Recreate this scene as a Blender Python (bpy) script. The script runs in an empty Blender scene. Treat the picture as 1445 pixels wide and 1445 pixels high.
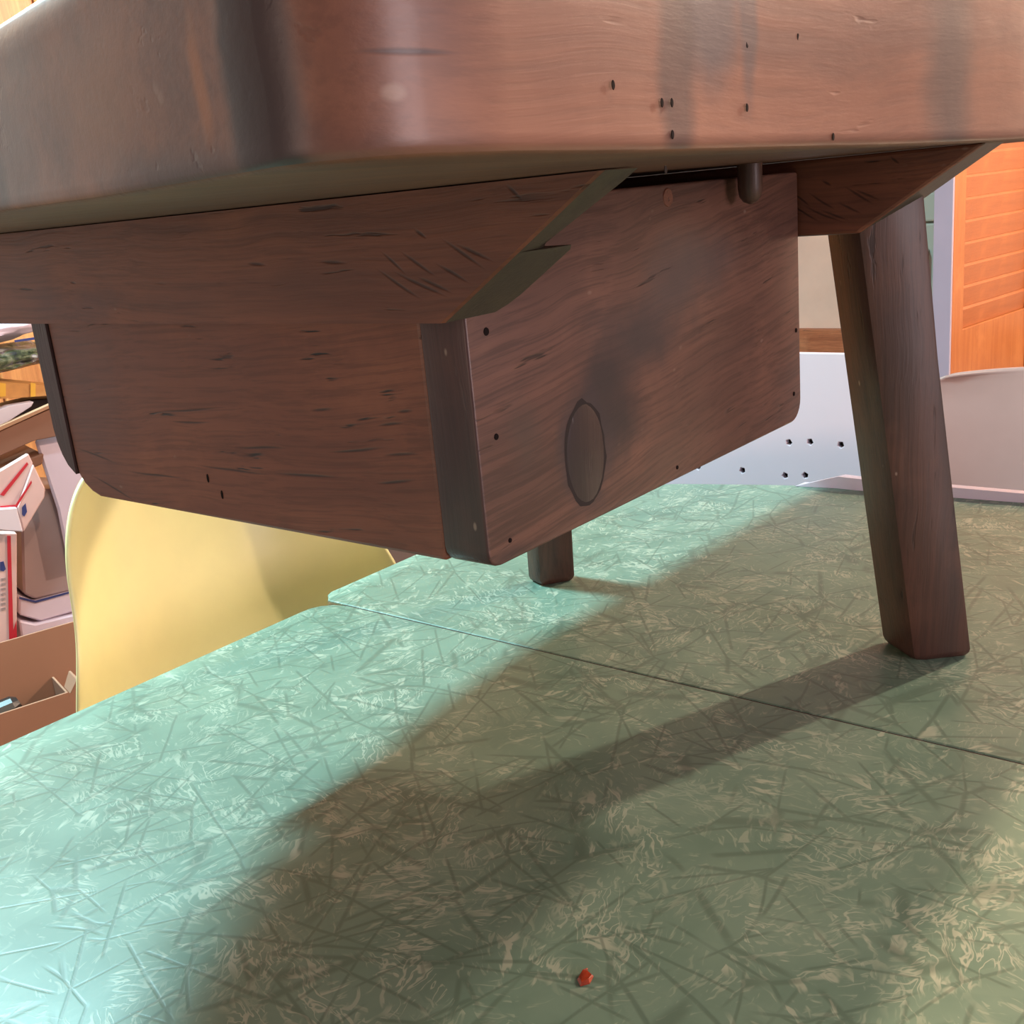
import bpy, bmesh, math, random
from mathutils import Vector, Matrix
random.seed(4)
T = 0.75                      # height of the green table top above the floor
sc = bpy.context.scene
col = sc.collection

# ------------------------------------------------------------------ camera
F = 1525.0
right = Vector((0.77893333, 0.62066463, -0.08965651))
down = Vector((0.10716664, -0.27261037, -0.95613749))
fwd = Vector((-0.61788202, 0.73515917, -0.27885984))
EYE = Vector((0, 0, T + 0.38))
cam_d = bpy.data.cameras.new('camera')
cam = bpy.data.objects.new('camera', cam_d)
col.objects.link(cam)
m = Matrix((right, -down, -fwd)).transposed().to_4x4()
m.translation = EYE
cam.matrix_world = m
cam_d.sensor_width = 36
cam_d.lens = 36 * F / 1445
cam_d.clip_start = 0.01
sc.camera = cam

# ------------------------------------------------------------------ world, lamps, exposure
sc.view_settings.view_transform = 'Standard'
sc.view_settings.look = 'None'
sc.view_settings.gamma = 1
sc.view_settings.use_curve_mapping = False
sc.view_settings.exposure = 0.0
w = bpy.data.worlds.new('world'); sc.world = w; w.use_nodes = True
w.node_tree.nodes['Background'].inputs[0].default_value = (1.0, 0.77, 0.77, 1)
w.node_tree.nodes['Background'].inputs[1].default_value = 0.26

def area(name, loc, size, power, colr, target=None, sy=None):
    d = bpy.data.lights.new(name, 'AREA'); d.energy = power; d.color = colr
    d.shape = 'RECTANGLE'; d.size = size; d.size_y = sy or size
    o = bpy.data.objects.new(name, d); col.objects.link(o); o.location = loc
    if target is not None:
        o.rotation_euler = (Vector(target) - Vector(loc)).to_track_quat('-Z', 'Y').to_euler()
    return o
def bulb(name, loc, r, power, colr):
    d = bpy.data.lights.new(name, 'POINT'); d.energy = power; d.color = colr; d.shadow_soft_size = r
    o = bpy.data.objects.new(name, d); col.objects.link(o); o.location = loc
    return o
COOL = (0.62, 1.0, 1.0)
WARM = (1.0, 0.72, 0.52)
area('ceiling_tube_lamp', (-1.94, 0.54, T + 1.6), 0.10, 108, (0.53, 0.91, 1.0), sy=0.34)
area('ceiling_tube_lamp_b', (-1.12, 0.60, T + 1.6), 0.08, 18, (0.62, 0.93, 1.0), sy=0.45)
bulb('ceiling_bulb_far', (0.66, 3.36, T + 1.56), 0.045, 300, (1.0, 0.80, 0.62))
bulb('ceiling_bulb_near', (0.16, 0.42, T + 1.60), 0.04, 80, (1.0, 0.66, 0.46))
bulb('added_room_fill', (1.6, 3.0, T + 1.45), 0.12, 12, (1.0, 0.86, 0.84))  # added fill without a known bulb, brightens the background
area('added_warm_fill', (-0.5, -1.4, T + 0.42), 0.7, 5.0, (1.0, 0.68, 0.56), target=(-.4, .4, T + .33))  # added low warm fill behind the camera, for slab end, drawer side and cleat
area('added_side_fill', (2.3, 0.45, T + 0.50), 1.0, 35, (1.0, 0.84, 0.88), target=(-.3, .5, T + .35))  # added soft fill from the right, no known window, lights the slab side

# ------------------------------------------------------------------ node helpers
class NT:
    def __init__(s, name):
        s.m = bpy.data.materials.new(name); s.m.use_nodes = True
        s.t = s.m.node_tree; s.bsdf = s.t.nodes['Principled BSDF']
    def n(s, typ, **kw):
        nd = s.t.nodes.new(typ)
        for k, v in kw.items(): setattr(nd, k, v)
        return nd
    def set(s, sock, v):
        if isinstance(v, bpy.types.NodeSocket): s.t.links.new(v, sock)
        elif isinstance(v, (tuple, list)) and len(v) == 3 and sock.type == 'RGBA': sock.default_value = (*v, 1)
        else: sock.default_value = v
    def math(s, op, a, b=0.0, c=0.0, clamp=False):
        nd = s.n('ShaderNodeMath', operation=op, use_clamp=clamp)
        for i, x in enumerate((a, b, c)): s.set(nd.inputs[i], x)
        return nd.outputs[0]
    def vmath(s, op, a, b=(0, 0, 0)):
        nd = s.n('ShaderNodeVectorMath', operation=op)
        s.set(nd.inputs[0], a); s.set(nd.inputs[1], b)
        return nd.outputs['Value'] if op in ('LENGTH', 'DOT_PRODUCT') else nd.outputs[0]
    def coord(s): return s.n('ShaderNodeTexCoord').outputs['Object']
    def mapping(s, vec, scale=(1, 1, 1), loc=(0, 0, 0), rot=(0, 0, 0)):
        nd = s.n('ShaderNodeMapping'); s.set(nd.inputs['Vector'], vec)
        nd.inputs['Scale'].default_value = scale; nd.inputs['Location'].default_value = loc; nd.inputs['Rotation'].default_value = rot
        return nd.outputs[0]
    def noise(s, vec, scale, detail=4, rough=.55, dist=0.0, out='Fac'):
        nd = s.n('ShaderNodeTexNoise'); s.set(nd.inputs['Vector'], vec)
        nd.inputs['Scale'].default_value = scale; nd.inputs['Detail'].default_value = detail
        nd.inputs['Roughness'].default_value = rough; nd.inputs['Distortion'].default_value = dist
        return nd.outputs[0] if out == 'Fac' else nd.outputs[1]
    def ramp(s, f, stops, interp='LINEAR'):
        nd = s.n('ShaderNodeValToRGB'); nd.color_ramp.interpolation = interp
        e = nd.color_ramp.elements
        while len(e) < len(stops): e.new(.5)
        for i, (p, c) in enumerate(stops):
            e[i].position = p; e[i].color = (*c, 1) if isinstance(c, tuple) else (c, c, c, 1)
        s.set(nd.inputs[0], f); return nd.outputs[0]
    def step(s, f, a, b):
        nd = s.n('ShaderNodeMapRange', interpolation_type='SMOOTHSTEP'); s.set(nd.inputs[0], f)
        nd.inputs[1].default_value = a; nd.inputs[2].default_value = b
        return nd.outputs[0]
    def mix(s, f, a, b, mode='MIX'):
        nd = s.n('ShaderNodeMix', data_type='RGBA', blend_type=mode)
        s.set(nd.inputs[0], f); s.set(nd.inputs[6], a); s.set(nd.inputs[7], b)
        return nd.outputs[2]
    def bump(s, h, strength=.3, dist=.001, normal=None):
        nd = s.n('ShaderNodeBump'); s.set(nd.inputs['Height'], h)
        nd.inputs['Strength'].default_value = strength; nd.inputs['Distance'].default_value = dist
        if normal: s.set(nd.inputs['Normal'], normal)
        return nd.outputs[0]
    def fin(s, colr, rough=.5, normal=None, metal=0, spec=.5, coat=0):
        s.set(s.bsdf.inputs['Base Color'], colr); s.set(s.bsdf.inputs['Roughness'], rough)
        s.set(s.bsdf.inputs['Metallic'], metal); s.set(s.bsdf.inputs['Specular IOR Level'], spec)
        s.set(s.bsdf.inputs['Coat Weight'], coat); s.bsdf.inputs['Coat Roughness'].default_value = .25
        if normal: s.set(s.bsdf.inputs['Normal'], normal)
        return s.m

def plain(name, c, rough=.5, var=.12, scale=12, metal=0, bump=0.0, spec=.5):
    t = NT(name); v = t.coord()
    n = t.noise(v, scale, 5)
    k = t.math('MULTIPLY_ADD', n, 2 * var, 1 - var)
    hs = t.n('ShaderNodeHueSaturation'); t.set(hs.inputs['Color'], c); t.set(hs.inputs['Value'], k)
    nm = t.bump(t.noise(v, scale * 8, 3), bump, .001) if bump else None
    return t.fin(hs.outputs[0], rough, nm, metal, spec)

BENCH = Vector((-0.45, 0.50, T))
def wood(name, axis, base, dark, light, blots=(), fine=1.0, crack=.5, rough=.42, mott=.35, speck=.3, bump=.35, origin=BENCH, tilt=0.0, coat=.15, lines=()):
    """axis: 0/1/2 grain direction; blots: (world centre rel. table top, radii, softness, strength, colour)"""
    t = NT(name); v0 = t.coord()
    rot = (0, tilt, 0) if axis == 0 else (tilt, 0, 0)
    v = t.mapping(v0, rot=rot)
    wob = t.noise(v, 7, 2, out='Color')
    wv = t.vmath('ADD', v, t.vmath('SCALE', t.vmath('SUBTRACT', wob, (.5, .5, .5))))
    t.t.nodes[-1]
    for nd in t.t.nodes:
        if nd.type == 'VECT_MATH' and nd.operation == 'SCALE': nd.inputs['Scale'].default_value = .018
    def st(along, across):
        return tuple(along if i == axis else across for i in range(3))
    g1 = t.noise(t.mapping(wv, st(3, 60)), 1, 6, .6)
    g2 = t.noise(t.mapping(wv, st(9, 420)), 1, 4, .65)
    ck = t.noise(t.mapping(wv, st(14, 170), (3, 5, 7)), 1, 3, .6)
    mo = t.noise(v0, 11, 5, .6)
    c = t.mix(t.step(g1, .3, .7), dark, base)
    c = t.mix(t.step(t.math('MULTIPLY', mo, 1), .48, .78), c, light)
    c = t.mix(t.math('MULTIPLY', t.step(g2, .56, .36), .42 * fine), c, tuple(x * .45 for x in dark))
    c = t.mix(t.math('MULTIPLY', t.step(mo, .5, .3), mott), c, dark)
    ckm = t.math('MULTIPLY', t.step(ck, .365, .31), t.step(t.noise(v0, 16, 2), .42, .56))
    c = t.mix(t.math('MULTIPLY', ckm, crack), c, (.012, .006, .006))
    h = t.math('SUBTRACT', t.math('MULTIPLY', g2, .6), ckm)
    if blots:
        dn = t.vmath('SUBTRACT', t.noise(v0, 26, 4, out='Color'), (.5, .5, .5))
    for (cc, rad, soft, stren, bc) in blots:
        rel = Vector(cc) + Vector((0, 0, T)) - origin
        d = t.vmath('DIVIDE', t.vmath('SUBTRACT', v0, tuple(rel)), tuple(rad))
        d = t.vmath('LENGTH', t.vmath('ADD', d, dn))
        c = t.mix(t.math('MULTIPLY', t.step(d, 1.0, 1 - soft), stren), c, bc)
    # single cracks: (plane normal axis, x/y start, z start, end, end, half width, strength)
    for (na, a0, z0, a1, z1, hw_, stren) in lines:
        ln = math.hypot(a1 - a0, z1 - z0) / 2; th = math.atan2(z1 - z0, a1 - a0)
        cx_, cz_ = (a0 + a1) / 2, (z0 + z1) / 2 + T - origin.z
        ctr = (-.0985 - origin.x, cx_ - origin.y, cz_) if na == 0 else (cx_ - origin.x, 0, cz_)
        q = t.vmath('SUBTRACT', wv, ctr)
        q = t.mapping(q, rot=(-th, 0, 0) if na == 0 else (0, th, 0))
        q = t.vmath('DIVIDE', q, (.012, ln, hw_) if na == 0 else (ln, 9e3, hw_))
        lm = t.math('MULTIPLY', t.step(t.vmath('LENGTH', q), 1, .2), stren)
        c = t.mix(lm, c, (.02, .009, .008)); h = t.math('SUBTRACT', h, lm)
    # small pale dings; on the slab also glossy glints put into the colour
    vo = t.n('ShaderNodeTexVoronoi'); t.set(vo.inputs['Vector'], t.mapping(wv, st(45, 90))); vo.inputs['Scale'].default_value = 1
    dg = t.math('MULTIPLY', t.step(vo.outputs['Distance'], .13, .05), t.step(t.noise(v0, 22, 2), .56, .66))
    c = t.mix(t.math('MULTIPLY', dg, speck), c, (.42, .30, .24))
    r = t.math('MULTIPLY_ADD', mo, .3, rough - .12)
    nm = t.bump(h, bump, .0012, t.bump(t.noise(v0, 30, 3), .12, .0015))
    return t.fin(c, r, nm, coat=coat)

# ------------------------------------------------------------------ object helpers
def link(name, me, mat, parent=None, loc=(0, 0, 0), smooth=None):
    o = bpy.data.objects.new(name, me); col.objects.link(o)
    if parent is not None: o.parent = parent
    o.location = loc
    for mm in (mat if isinstance(mat, (list, tuple)) else [mat]): me.materials.append(mm)
    if smooth is not None:
        for p in me.polygons: p.use_smooth = True
        try:
            me.set_sharp_from_angle(angle=math.radians(smooth))
        except Exception: pass
    return o
def bm2me(bm, name):
    bmesh.ops.recalc_face_normals(bm, faces=bm.faces[:])
    me = bpy.data.meshes.new(name); bm.to_mesh(me); bm.free(); return me
def root(name, label, cat, loc, group=None):
    o = bpy.data.objects.new(name, None); col.objects.link(o); o.location = loc
    o.empty_display_size = .05
    o['label'] = label; o['category'] = cat
    if group: o['group'] = group
    return o
def tag(o, label, cat, group=None):
    o['label'] = label; o['category'] = cat
    if group: o['group'] = group
    return o
def struct(o): o['kind'] = 'structure'; return o
def off(verts, org): return [Vector(v) - Vector(org) for v in verts]
def hexa(p8, org=(0, 0, 0), bevel=0.0, seg=2, name='mesh', edges=None):
    """p8: bottom four (ccw) then top four, world coordinates"""
    bm = bmesh.new(); vs = [bm.verts.new(v) for v in off(p8, org)]
    for f in ((3, 2, 1, 0), (4, 5, 6, 7), (0, 1, 5, 4), (1, 2, 6, 5), (2, 3, 7, 6), (3, 0, 4, 7)): bm.faces.new([vs[i] for i in f])
    bmesh.ops.recalc_face_normals(bm, faces=bm.faces[:])
    if bevel:
        if edges is None: bmesh.ops.bevel(bm, geom=bm.edges[:], offset=bevel, segments=seg, profile=.5, affect='EDGES')
        else:
            for (a, b, r, s) in sorted(edges, key=lambda e: -e[2]):
                pass
    return bm2me(bm, name)
def box(lo, hi, org=(0, 0, 0), bevel=0.0, seg=2, name='mesh'):
    (a, b, c), (d, e, f) = lo, hi
    return hexa([(a, b, c), (d, b, c), (d, e, c), (a, e, c), (a, b, f), (d, b, f), (d, e, f), (a, e, f)], org, bevel, seg, name)
def prism(prof, ax, lo, hi, org=(0, 0, 0), bevel=0.0, seg=2, name='mesh'):
    """extrude a 2D outline (in the two axes other than ax) from lo to hi along ax"""
    def P(p, t):
        q = list(p); q.insert(ax, t); return q
    bm = bmesh.new()
    A = [bm.verts.new(Vector(P(p, lo)) - Vector(org)) for p in prof]
    B = [bm.verts.new(Vector(P(p, hi)) - Vector(org)) for p in prof]
    bm.faces.new(A[::-1]); bm.faces.new(B); n = len(prof)
    for i in range(n): bm.faces.new((A[i], A[(i + 1) % n], B[(i + 1) % n], B[i]))
    bmesh.ops.recalc_face_normals(bm, faces=bm.faces[:])
    if bevel:
        es = [e for e in bm.edges if e.calc_face_angle(0) > .5]
        bmesh.ops.bevel(bm, geom=es, offset=bevel, segments=seg, profile=.5, affect='EDGES', clamp_overlap=True)
    return bm2me(bm, name)
def arc(cx, cy, r, a0, a1, n=6):
    return [(cx + r * math.cos(math.radians(a0 + (a1 - a0) * i / n)), cy + r * math.sin(math.radians(a0 + (a1 - a0) * i / n))) for i in range(n + 1)]
def tube_me(pts, r, n=12, name='mesh', org=(0, 0, 0), cap=True):
    bm = bmesh.new(); rings = []
    pts = [Vector(p) - Vector(org) for p in pts]
    rr = r if isinstance(r, (list, tuple)) else [r] * len(pts)
    up = None
    for i, p in enumerate(pts):
        d = (pts[min(i + 1, len(pts) - 1)] - pts[max(i - 1, 0)]).normalized()
        if up is None: up = d.orthogonal().normalized()
        a = (up - d * up.dot(d)).normalized(); b = d.cross(a); up = a
        rings.append([bm.verts.new(p + (a * math.cos(2 * math.pi * k / n) + b * math.sin(2 * math.pi * k / n)) * rr[i]) for k in range(n)])
    for i in range(len(rings) - 1):
        for k in range(n): bm.faces.new((rings[i][k], rings[i][(k + 1) % n], rings[i + 1][(k + 1) % n], rings[i + 1][k]))
    if cap: bm.faces.new(rings[0][::-1]); bm.faces.new(rings[-1])
    return bm2me(bm, name)
def ray(u, v): return right * (u - 722.5) + down * (v - 722.5) + fwd * F

# ================================================================== THE SETTING
M_floor = plain('floor_paint', (.13, .075, .06), .6, .25, 3)
M_backwall = plain('beige_plaster', (.92, .70, .57), .8, .14, 7, bump=.2)
M_sidewall = plain('grey_side_wall', (.45, .36, .33), .8, .1, 4)
struct(link('floor', box((-3.0, -1.6, -.1), (2.6, 4.1, 0)), M_floor))
struct(link('wall_back', box((-3.0, 3.96, 0), (2.6, 4.1, 2.6)), M_backwall))
struct(link('wall_left', box((-3.1, -1.6, 0), (-2.74, 3.96, 2.6)), M_sidewall))
M_trim = wood('brown_trim_wood', 0, (.60, .23, .10), (.42, .14, .06), (.66, .28, .13), origin=Vector((0, 0, 0)), rough=.5)
struct(link('trim_1', box((-2.70, 3.93, T - .31), (2.4, 3.958, T - .205), bevel=.004), M_trim))
# orange planks on the left wall
M_plank = [wood('orange_plank_wood_%d' % i, 2, (.66 + .05 * i, .26 + .02 * i, .08), (.45, .14, .04), (.8, .36, .13), origin=Vector((0, 0, 0)), rough=.45, fine=.5, crack=.3) for i in range(2)]
wl = [o for o in col.objects if o.name == 'wall_left'][0]
pm = box((0, -.069, 0), (.02, .069, 2.4), bevel=.004, name='plank')
for k in range(24):
    me = pm if k % 2 == 0 else None
    if k == 0: mes = [pm, pm.copy()]; mes[0].materials.append(M_plank[0]); mes[1].materials.append(M_plank[1])
    o = bpy.data.objects.new('plank', mes[(k * 7 // 3) % 2]); col.objects.link(o); o.parent = wl
    o.location = (-2.74, .35 + k * .145, .12)

# louvered bifold door
M_orange = wood('orange_door_wood', 2, (.50, .175, .05), (.42, .13, .035), (.56, .21, .065), origin=Vector((0, 0, 0)), rough=.4, fine=.35, crack=.1, speck=.1, mott=.2)
M_slat = wood('orange_slat_wood', 0, (.45, .145, .048), (.40, .125, .04), (.50, .17, .058), origin=Vector((0, 0, 0)), rough=.4, fine=.3, crack=.05, speck=.1, mott=.2)
door = bpy.data.objects.new('door_1', None); col.objects.link(door); struct(door)
door.location = (-0.985, 3.14, 0); door.rotation_euler = (0, 0, math.atan2(.993, .116))
DW = .62
zt = T + 1.2; zb = T - .098
# local x runs along the door (away from the camera), local y to the left, thickness .03
link('stile', box((0, -.016, .02), (.075, .016, 2.03), bevel=.003), M_orange, door)
link('stile', box((DW - .075, -.016, .02), (DW, .016, 2.03), bevel=.003), M_orange, door)
link('rail', box((.076, -.014, .02), (DW - .076, .014, .26), bevel=.002), M_orange, door)
link('rail', box((.076, -.014, 1.93), (DW - .076, .014, 2.03), bevel=.002), M_orange, door)
link('panel', box((.076, -.012, .262), (DW - .076, .012, zb - .001), bevel=.002), M_orange, door)
sm = prism([(-.003, 0), (-.0105, .0535), (-.0045, .0600), (.006, .0603), (.006, 0)], 0, 0, DW - .152, name='slat')
sm.materials.append(M_slat)
z = zb; k = 0
while z < 1.86:
    o = bpy.data.objects.new('slat', sm); col.objects.link(o); o.parent = door; o.location = (.076, 0, z); z += .0605
M_lav = plain('lavender_grey_paint', (.42, .37, .47), .55, .08, 9)
tr = struct(link('trim_2', box((-.012, -.017, 0), (-.001, .036, 2.3), bevel=.002), M_lav, None, loc=tuple(door.location)))
tr.rotation_euler = door.rotation_euler
# pale green metal cabinet behind
M_pg = plain('pale_green_enamel', (.44, .50, .42), .45, .08, 6)
M_dark = plain('black_brown_plastic', (.02, .014, .013), .4)
M_chrome = plain('dull_metal', (.55, .5, .47), .3, .1, metal=.9)
cab = root('metal_cabinet', 'pale green metal cabinet with a slim handle beside the orange louvered door', 'cabinet', (-1.45, 3.6, 0))
link('body', box((-1.30, 3.45, .04), (-1.08, 3.90, 1.05), (-1.45, 3.6, 0), .008), M_pg, cab)
dd = link('door', box((-1.295, 3.43, .06), (-1.085, 3.449, .66 + .28), (-1.45, 3.6, 0), .006), M_pg, cab)
link('handle', tube_me([(-1.138, 3.429, T + .02), (-1.138, 3.405, T + .03), (-1.138, 3.405, T + .10), (-1.138, 3.429, T + .11)], .008, org=(-1.45, 3.6, 0)), M_chrome, dd)
link('drawer', box((-1.295, 3.43, .945), (-1.085, 3.449, 1.03), (-1.45, 3.6, 0), .006), M_pg, cab)
link('plinth', box((-1.27, 3.47, 0), (-1.10, 3.88, .04), (-1.45, 3.6, 0)), M_dark, cab)
tag(link('storage_case', box((-1.29, 3.5, 1.051), (-1.10, 3.85, 1.17), bevel=.02), M_dark), 'dark case lying on top of the pale green metal cabinet', 'case')

# ================================================================== GREEN TABLE
def ice():
    t = NT('cracked_ice_laminate'); v0 = t.coord()
    def warped(scale, amp, seed):
        n = t.vmath('SUBTRACT', t.noise(t.mapping(v0, loc=(seed, seed, 0)), scale, 2, out='Color'), (.5, .5, .5))
        nd = t.n('ShaderNodeVectorMath', operation='SCALE'); t.set(nd.inputs[0], n); nd.inputs['Scale'].default_value = amp
        return t.vmath('ADD', v0, nd.outputs[0])
    # cells, each with its own streak direction
    def streaks(cell, seed, along, across, dist=.6, contour=None, lo=.56, hi=.66):
        vo = t.n('ShaderNodeTexVoronoi', voronoi_dimensions='2D'); t.set(vo.inputs['Vector'], t.mapping(warped(14, .02, seed), loc=(seed, seed * 2, 0)))
        vo.inputs['Scale'].default_value = cell
        sp = t.n('ShaderNodeSeparateColor'); t.set(sp.inputs[0], vo.outputs['Color'])
        ang = t.math('MULTIPLY', sp.outputs[0], 6.283)
        vr = t.n('ShaderNodeVectorRotate', rotation_type='Z_AXIS'); t.set(vr.inputs['Vector'], warped(38, .014, seed + 3)); t.set(vr.inputs['Angle'], ang)
        n = t.noise(t.mapping(vr.outputs[0], (along, across, 1)), 1, 2.5, .5, dist)
        if contour:
            a = t.math('ABSOLUTE', t.math('SUBTRACT', n, .5)); m1 = t.step(a, contour, contour * .25)
        else: m1 = t.step(n, lo, hi)
        mask = t.step(sp.outputs[1], .15, .5)
        return t.math('MULTIPLY', m1, mask), sp.outputs[2], n
    s1, c1, n1 = streaks(26, 1.3, 40, 150, .7)
    s2, c2, n2 = streaks(17, 4.7, 34, 120, 1.2, .045)
    s3, c3, n3 = streaks(44, 8.1, 70, 300, .8)
    patch = t.step(t.noise(v0, 20, 3), .40, .60)
    patch2 = t.step(t.noise(t.mapping(v0, loc=(3, 1, 0)), 24, 2), .45, .58)
    S = t.math('MAXIMUM', t.math('MULTIPLY', t.math('MULTIPLY', s1, .95), patch), t.math('MULTIPLY', t.math('MULTIPLY', s2, .9), patch2))
    S = t.math('MAXIMUM', S, t.math('MULTIPLY', s3, .5))
    # straight crossing creases: thin long segments in many directions
    def crease(rot, al, ac, seed, width, m0=.50):
        vo = t.n('ShaderNodeTexVoronoi', voronoi_dimensions='2D', feature='DISTANCE_TO_EDGE')
        t.set(vo.inputs['Vector'], t.mapping(t.mapping(warped(12, .006, seed), rot=(0, 0, rot)), (al, ac, 1), (seed, -seed * .7, 0)))
        vo.inputs['Scale'].default_value = 1
        fade = t.step(t.noise(t.mapping(v0, loc=(seed, seed * .3, 0)), 15, 1), m0, m0 + .07)
        return t.math('MULTIPLY', t.step(vo.outputs['Distance'], width, width * .2), fade)
    cr = crease(.15, 5, 24, 2.1, .034)
    for a in ((.75, 4, 22, 5.5, .034), (1.25, 5, 26, 9.1, .036), (1.75, 4, 24, 12.7, .036), (2.3, 5, 24, 17.3, .034), (2.85, 4, 26, 21.3, .036), (.45, 9, 20, 27.1, .03), (2.0, 9, 22, 31.9, .03)):
        cr = t.math('MAXIMUM', cr, crease(*a))
    mo = t.noise(v0, 16, 4)
    tone = t.mix(t.step(mo, .3, .7), (.140, .245, .185), (.195, .310, .235))
    tone = t.mix(t.math('MULTIPLY', c1, .3), tone, (.25, .36, .27))
    c = t.mix(t.math('MULTIPLY', S, .55), tone, (.62, .66, .52))
    c = t.mix(t.math('MULTIPLY', cr, .48), c, (.08, .13, .095))
    # two faint brown scratches
    for (cc, rot, rad) in (((-.19, .462, 0), .6, (.010, .0016, 1)), ((-.178, .452, 0), .9, (.008, .0013, 1))):
        q = t.mapping(t.vmath('SUBTRACT', v0, cc), rot=(0, 0, rot))
        d = t.vmath('LENGTH', t.vmath('DIVIDE', q, rad))
        c = t.mix(t.math('MULTIPLY', t.step(d, 1, .3), .5), c, (.12, .05, .035))
    r = t.math('MULTIPLY_ADD', mo, .12, .30)
    return t.fin(c, r, t.bump(t.math('SUBTRACT', t.math('MULTIPLY', S, .3), cr), .12, .0006), spec=.45)
M_ice = ice()
M_band = plain('grey_metal_edging', (.35, .36, .34), .35, .1, metal=.6)
M_steel = plain('table_chrome', (.7, .7, .7), .2, .05, metal=1)
TB = (-.2, .3, 0)
table = root('kitchen_table', 'green cracked-ice laminate table with a seam across, under the wooden bench', 'table', TB)
def leaf(out, name):
    bm = bmesh.new()
    bot = [bm.verts.new(Vector((x, y, T - .028)) - Vector(TB)) for x, y in out]
    top = [bm.verts.new(Vector((x, y, T)) - Vector(TB)) for x, y in out]
    bm.faces.new(bot[::-1]); bm.faces.new(top); n = len(out)
    for i in range(n): bm.faces.new((bot[i], bot[(i + 1) % n], top[(i + 1) % n], top[i]))
    bmesh.ops.recalc_face_normals(bm, faces=bm.faces[:])
    es = [e for e in bm.edges if all(abs(v.co.z - (T - TB[2])) < 1e-5 for v in e.verts)]
    bmesh.ops.bevel(bm, geom=es, offset=.0015, segments=2, profile=.5, affect='EDGES')
    me = bm2me(bm, name)
    o = link(name, me, [M_ice, M_band], table)
    for p in me.polygons:
        if abs(p.normal.z) < .35: p.material_index = 1
    return o
# texture runs in table coordinates: the object coordinate of each leaf equals the table's
YS = .6745
near = arc(-.806, YS - .022, .020, 90, 180, 6)[::1]
near = [(-.8265, -.9)] + [(-.8265, YS - .035)] + [(-.8255, YS - .024), (-.820, YS - .013), (-.810, YS - .005), (-.795, YS - .0006)] + [(.52, YS - .0006), (.52, -.9)]
L1 = leaf(near, 'table_leaf')
far = [(-.831, YS + .0065), (-.826, YS + .0012), (-.820, YS + .0006)]
farl = [(.52, YS + .0006), (.52, 1.12), (.40, 1.215), (.1, 1.285), (-.2, 1.289), (-.31, 1.28), (-.4, 1.266), (-.495, 1.252), (-.6, 1.225), (-.711, 1.19), (-.79, 1.15), (-.835, 1.08), (-.842, .9), (-.842, YS + .020), (-.838, YS + .012)]
L2 = leaf(far + farl, 'table_leaf')
link('seam_filler', box((-.80, YS - .0007, T - .02), (.515, YS + .0007, T - .0008), TB), plain('seam_dirt', (.06, .02, .018), .8), table)
link('apron', box((-.72, -.78, T - .10), (-.70, 1.08, T - .0285), TB), M_band, table)
link('apron', box((.38, -.78, T - .10), (.40, 1.08, T - .0285), TB), M_band, table)
link('apron', box((-.699, 1.06, T - .10), (.379, 1.08, T - .0285), TB), M_band, table)
for (x, y) in ((-.70, 1.05), (.38, 1.05), (-.70, -.75), (.38, -.75)):
    link('leg', tube_me([(x, y, T - .03), (x, y, 0)], .018, org=TB), M_steel, table, smooth=40)

# chip of red-brown glass-like varnish on the table
M_chip = plain('red_brown_flake', (.35, .05, .02), .12, .5, 260)
cb = bmesh.new()
pts = [(-.0045, .000), (-.002, .0055), (.0008, .0085), (.0012, .0045), (.0040, .0020), (.0020, -.0035), (-.0028, -.0052)]
lo = [cb.verts.new((x, y, .0001)) for x, y in pts]; hi = [cb.verts.new((x * .75, y * .75, .0016 + .0008 * (i % 2))) for i, (x, y) in enumerate(pts)]
cb.faces.new(lo[::-1]); cb.faces.new(hi)
for i in range(7): cb.faces.new((lo[i], lo[(i + 1) % 7], hi[(i + 1) % 7], hi[i]))
ch = tag(link('wood_chip', bm2me(cb, 'wood_chip'), M_chip, loc=(-.282, .359, T)), 'tiny shiny red-brown flake lying on the green table in front', 'chip')
ch.rotation_euler = (0, 0, .6)

# ================================================================== WOODEN BENCH
BASE, DARK, LITE = (.225, .083, .047), (.105, .042, .029), (.33, .135, .08)
BLK = (.035, .022, .026); GREY = (.085, .065, .075)
bench = root('bench', 'dark-stained rustic wooden bench with a hanging drawer, standing on the green table', 'bench', BENCH)
B = BENCH
def W(x, y, z): return (x, y, T + z)

def on_plane(axis, val, segs, hw_, stren):
    out_ = []
    for (u0, v0_, u1, v1_) in segs:
        pt = []
        for (u, v) in ((u0, v0_), (u1, v1_)):
            d = ray(u, v); k = (val - EYE[axis]) / d[axis]; q = EYE + d * k
            pt += [q[1 - axis], q[2] - T]
        out_.append((axis, *pt, hw_, stren))
    return out_
SLAB_LINES = on_plane(0, -.0995, [(425, 36, 520, 60), (505, 58, 650, 68), (455, 195, 470, 215), (650, 200, 655, 216)], .0006, .75)
CLEAT_LINES = on_plane(1, .341, [(561, 342, 620, 386), (526, 370, 600, 418), (613, 362, 668, 398), (620, 325, 690, 380), (550, 372, 640, 418), (705, 258, 732, 282), (585, 380, 645, 412), (582, 312, 604, 328), (535, 345, 575, 380), (340, 362, 372, 366), (445, 362, 492, 366), (640, 335, 700, 368)], .0011, .7)
SIDE_LINES = on_plane(1, .3853, [(228, 567, 352, 567), (347, 626, 438, 631), (479, 638, 580, 646), (288, 645, 411, 668), (397, 663, 516, 679), (548, 692, 621, 696), (558, 613, 607, 617), (110, 599, 183, 636), (180, 640, 290, 668), (255, 582, 330, 588), (460, 578, 500, 578), (590, 600, 620, 602), (130, 640, 210, 690), (560, 655, 628, 662)], .0011, .75)
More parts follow.
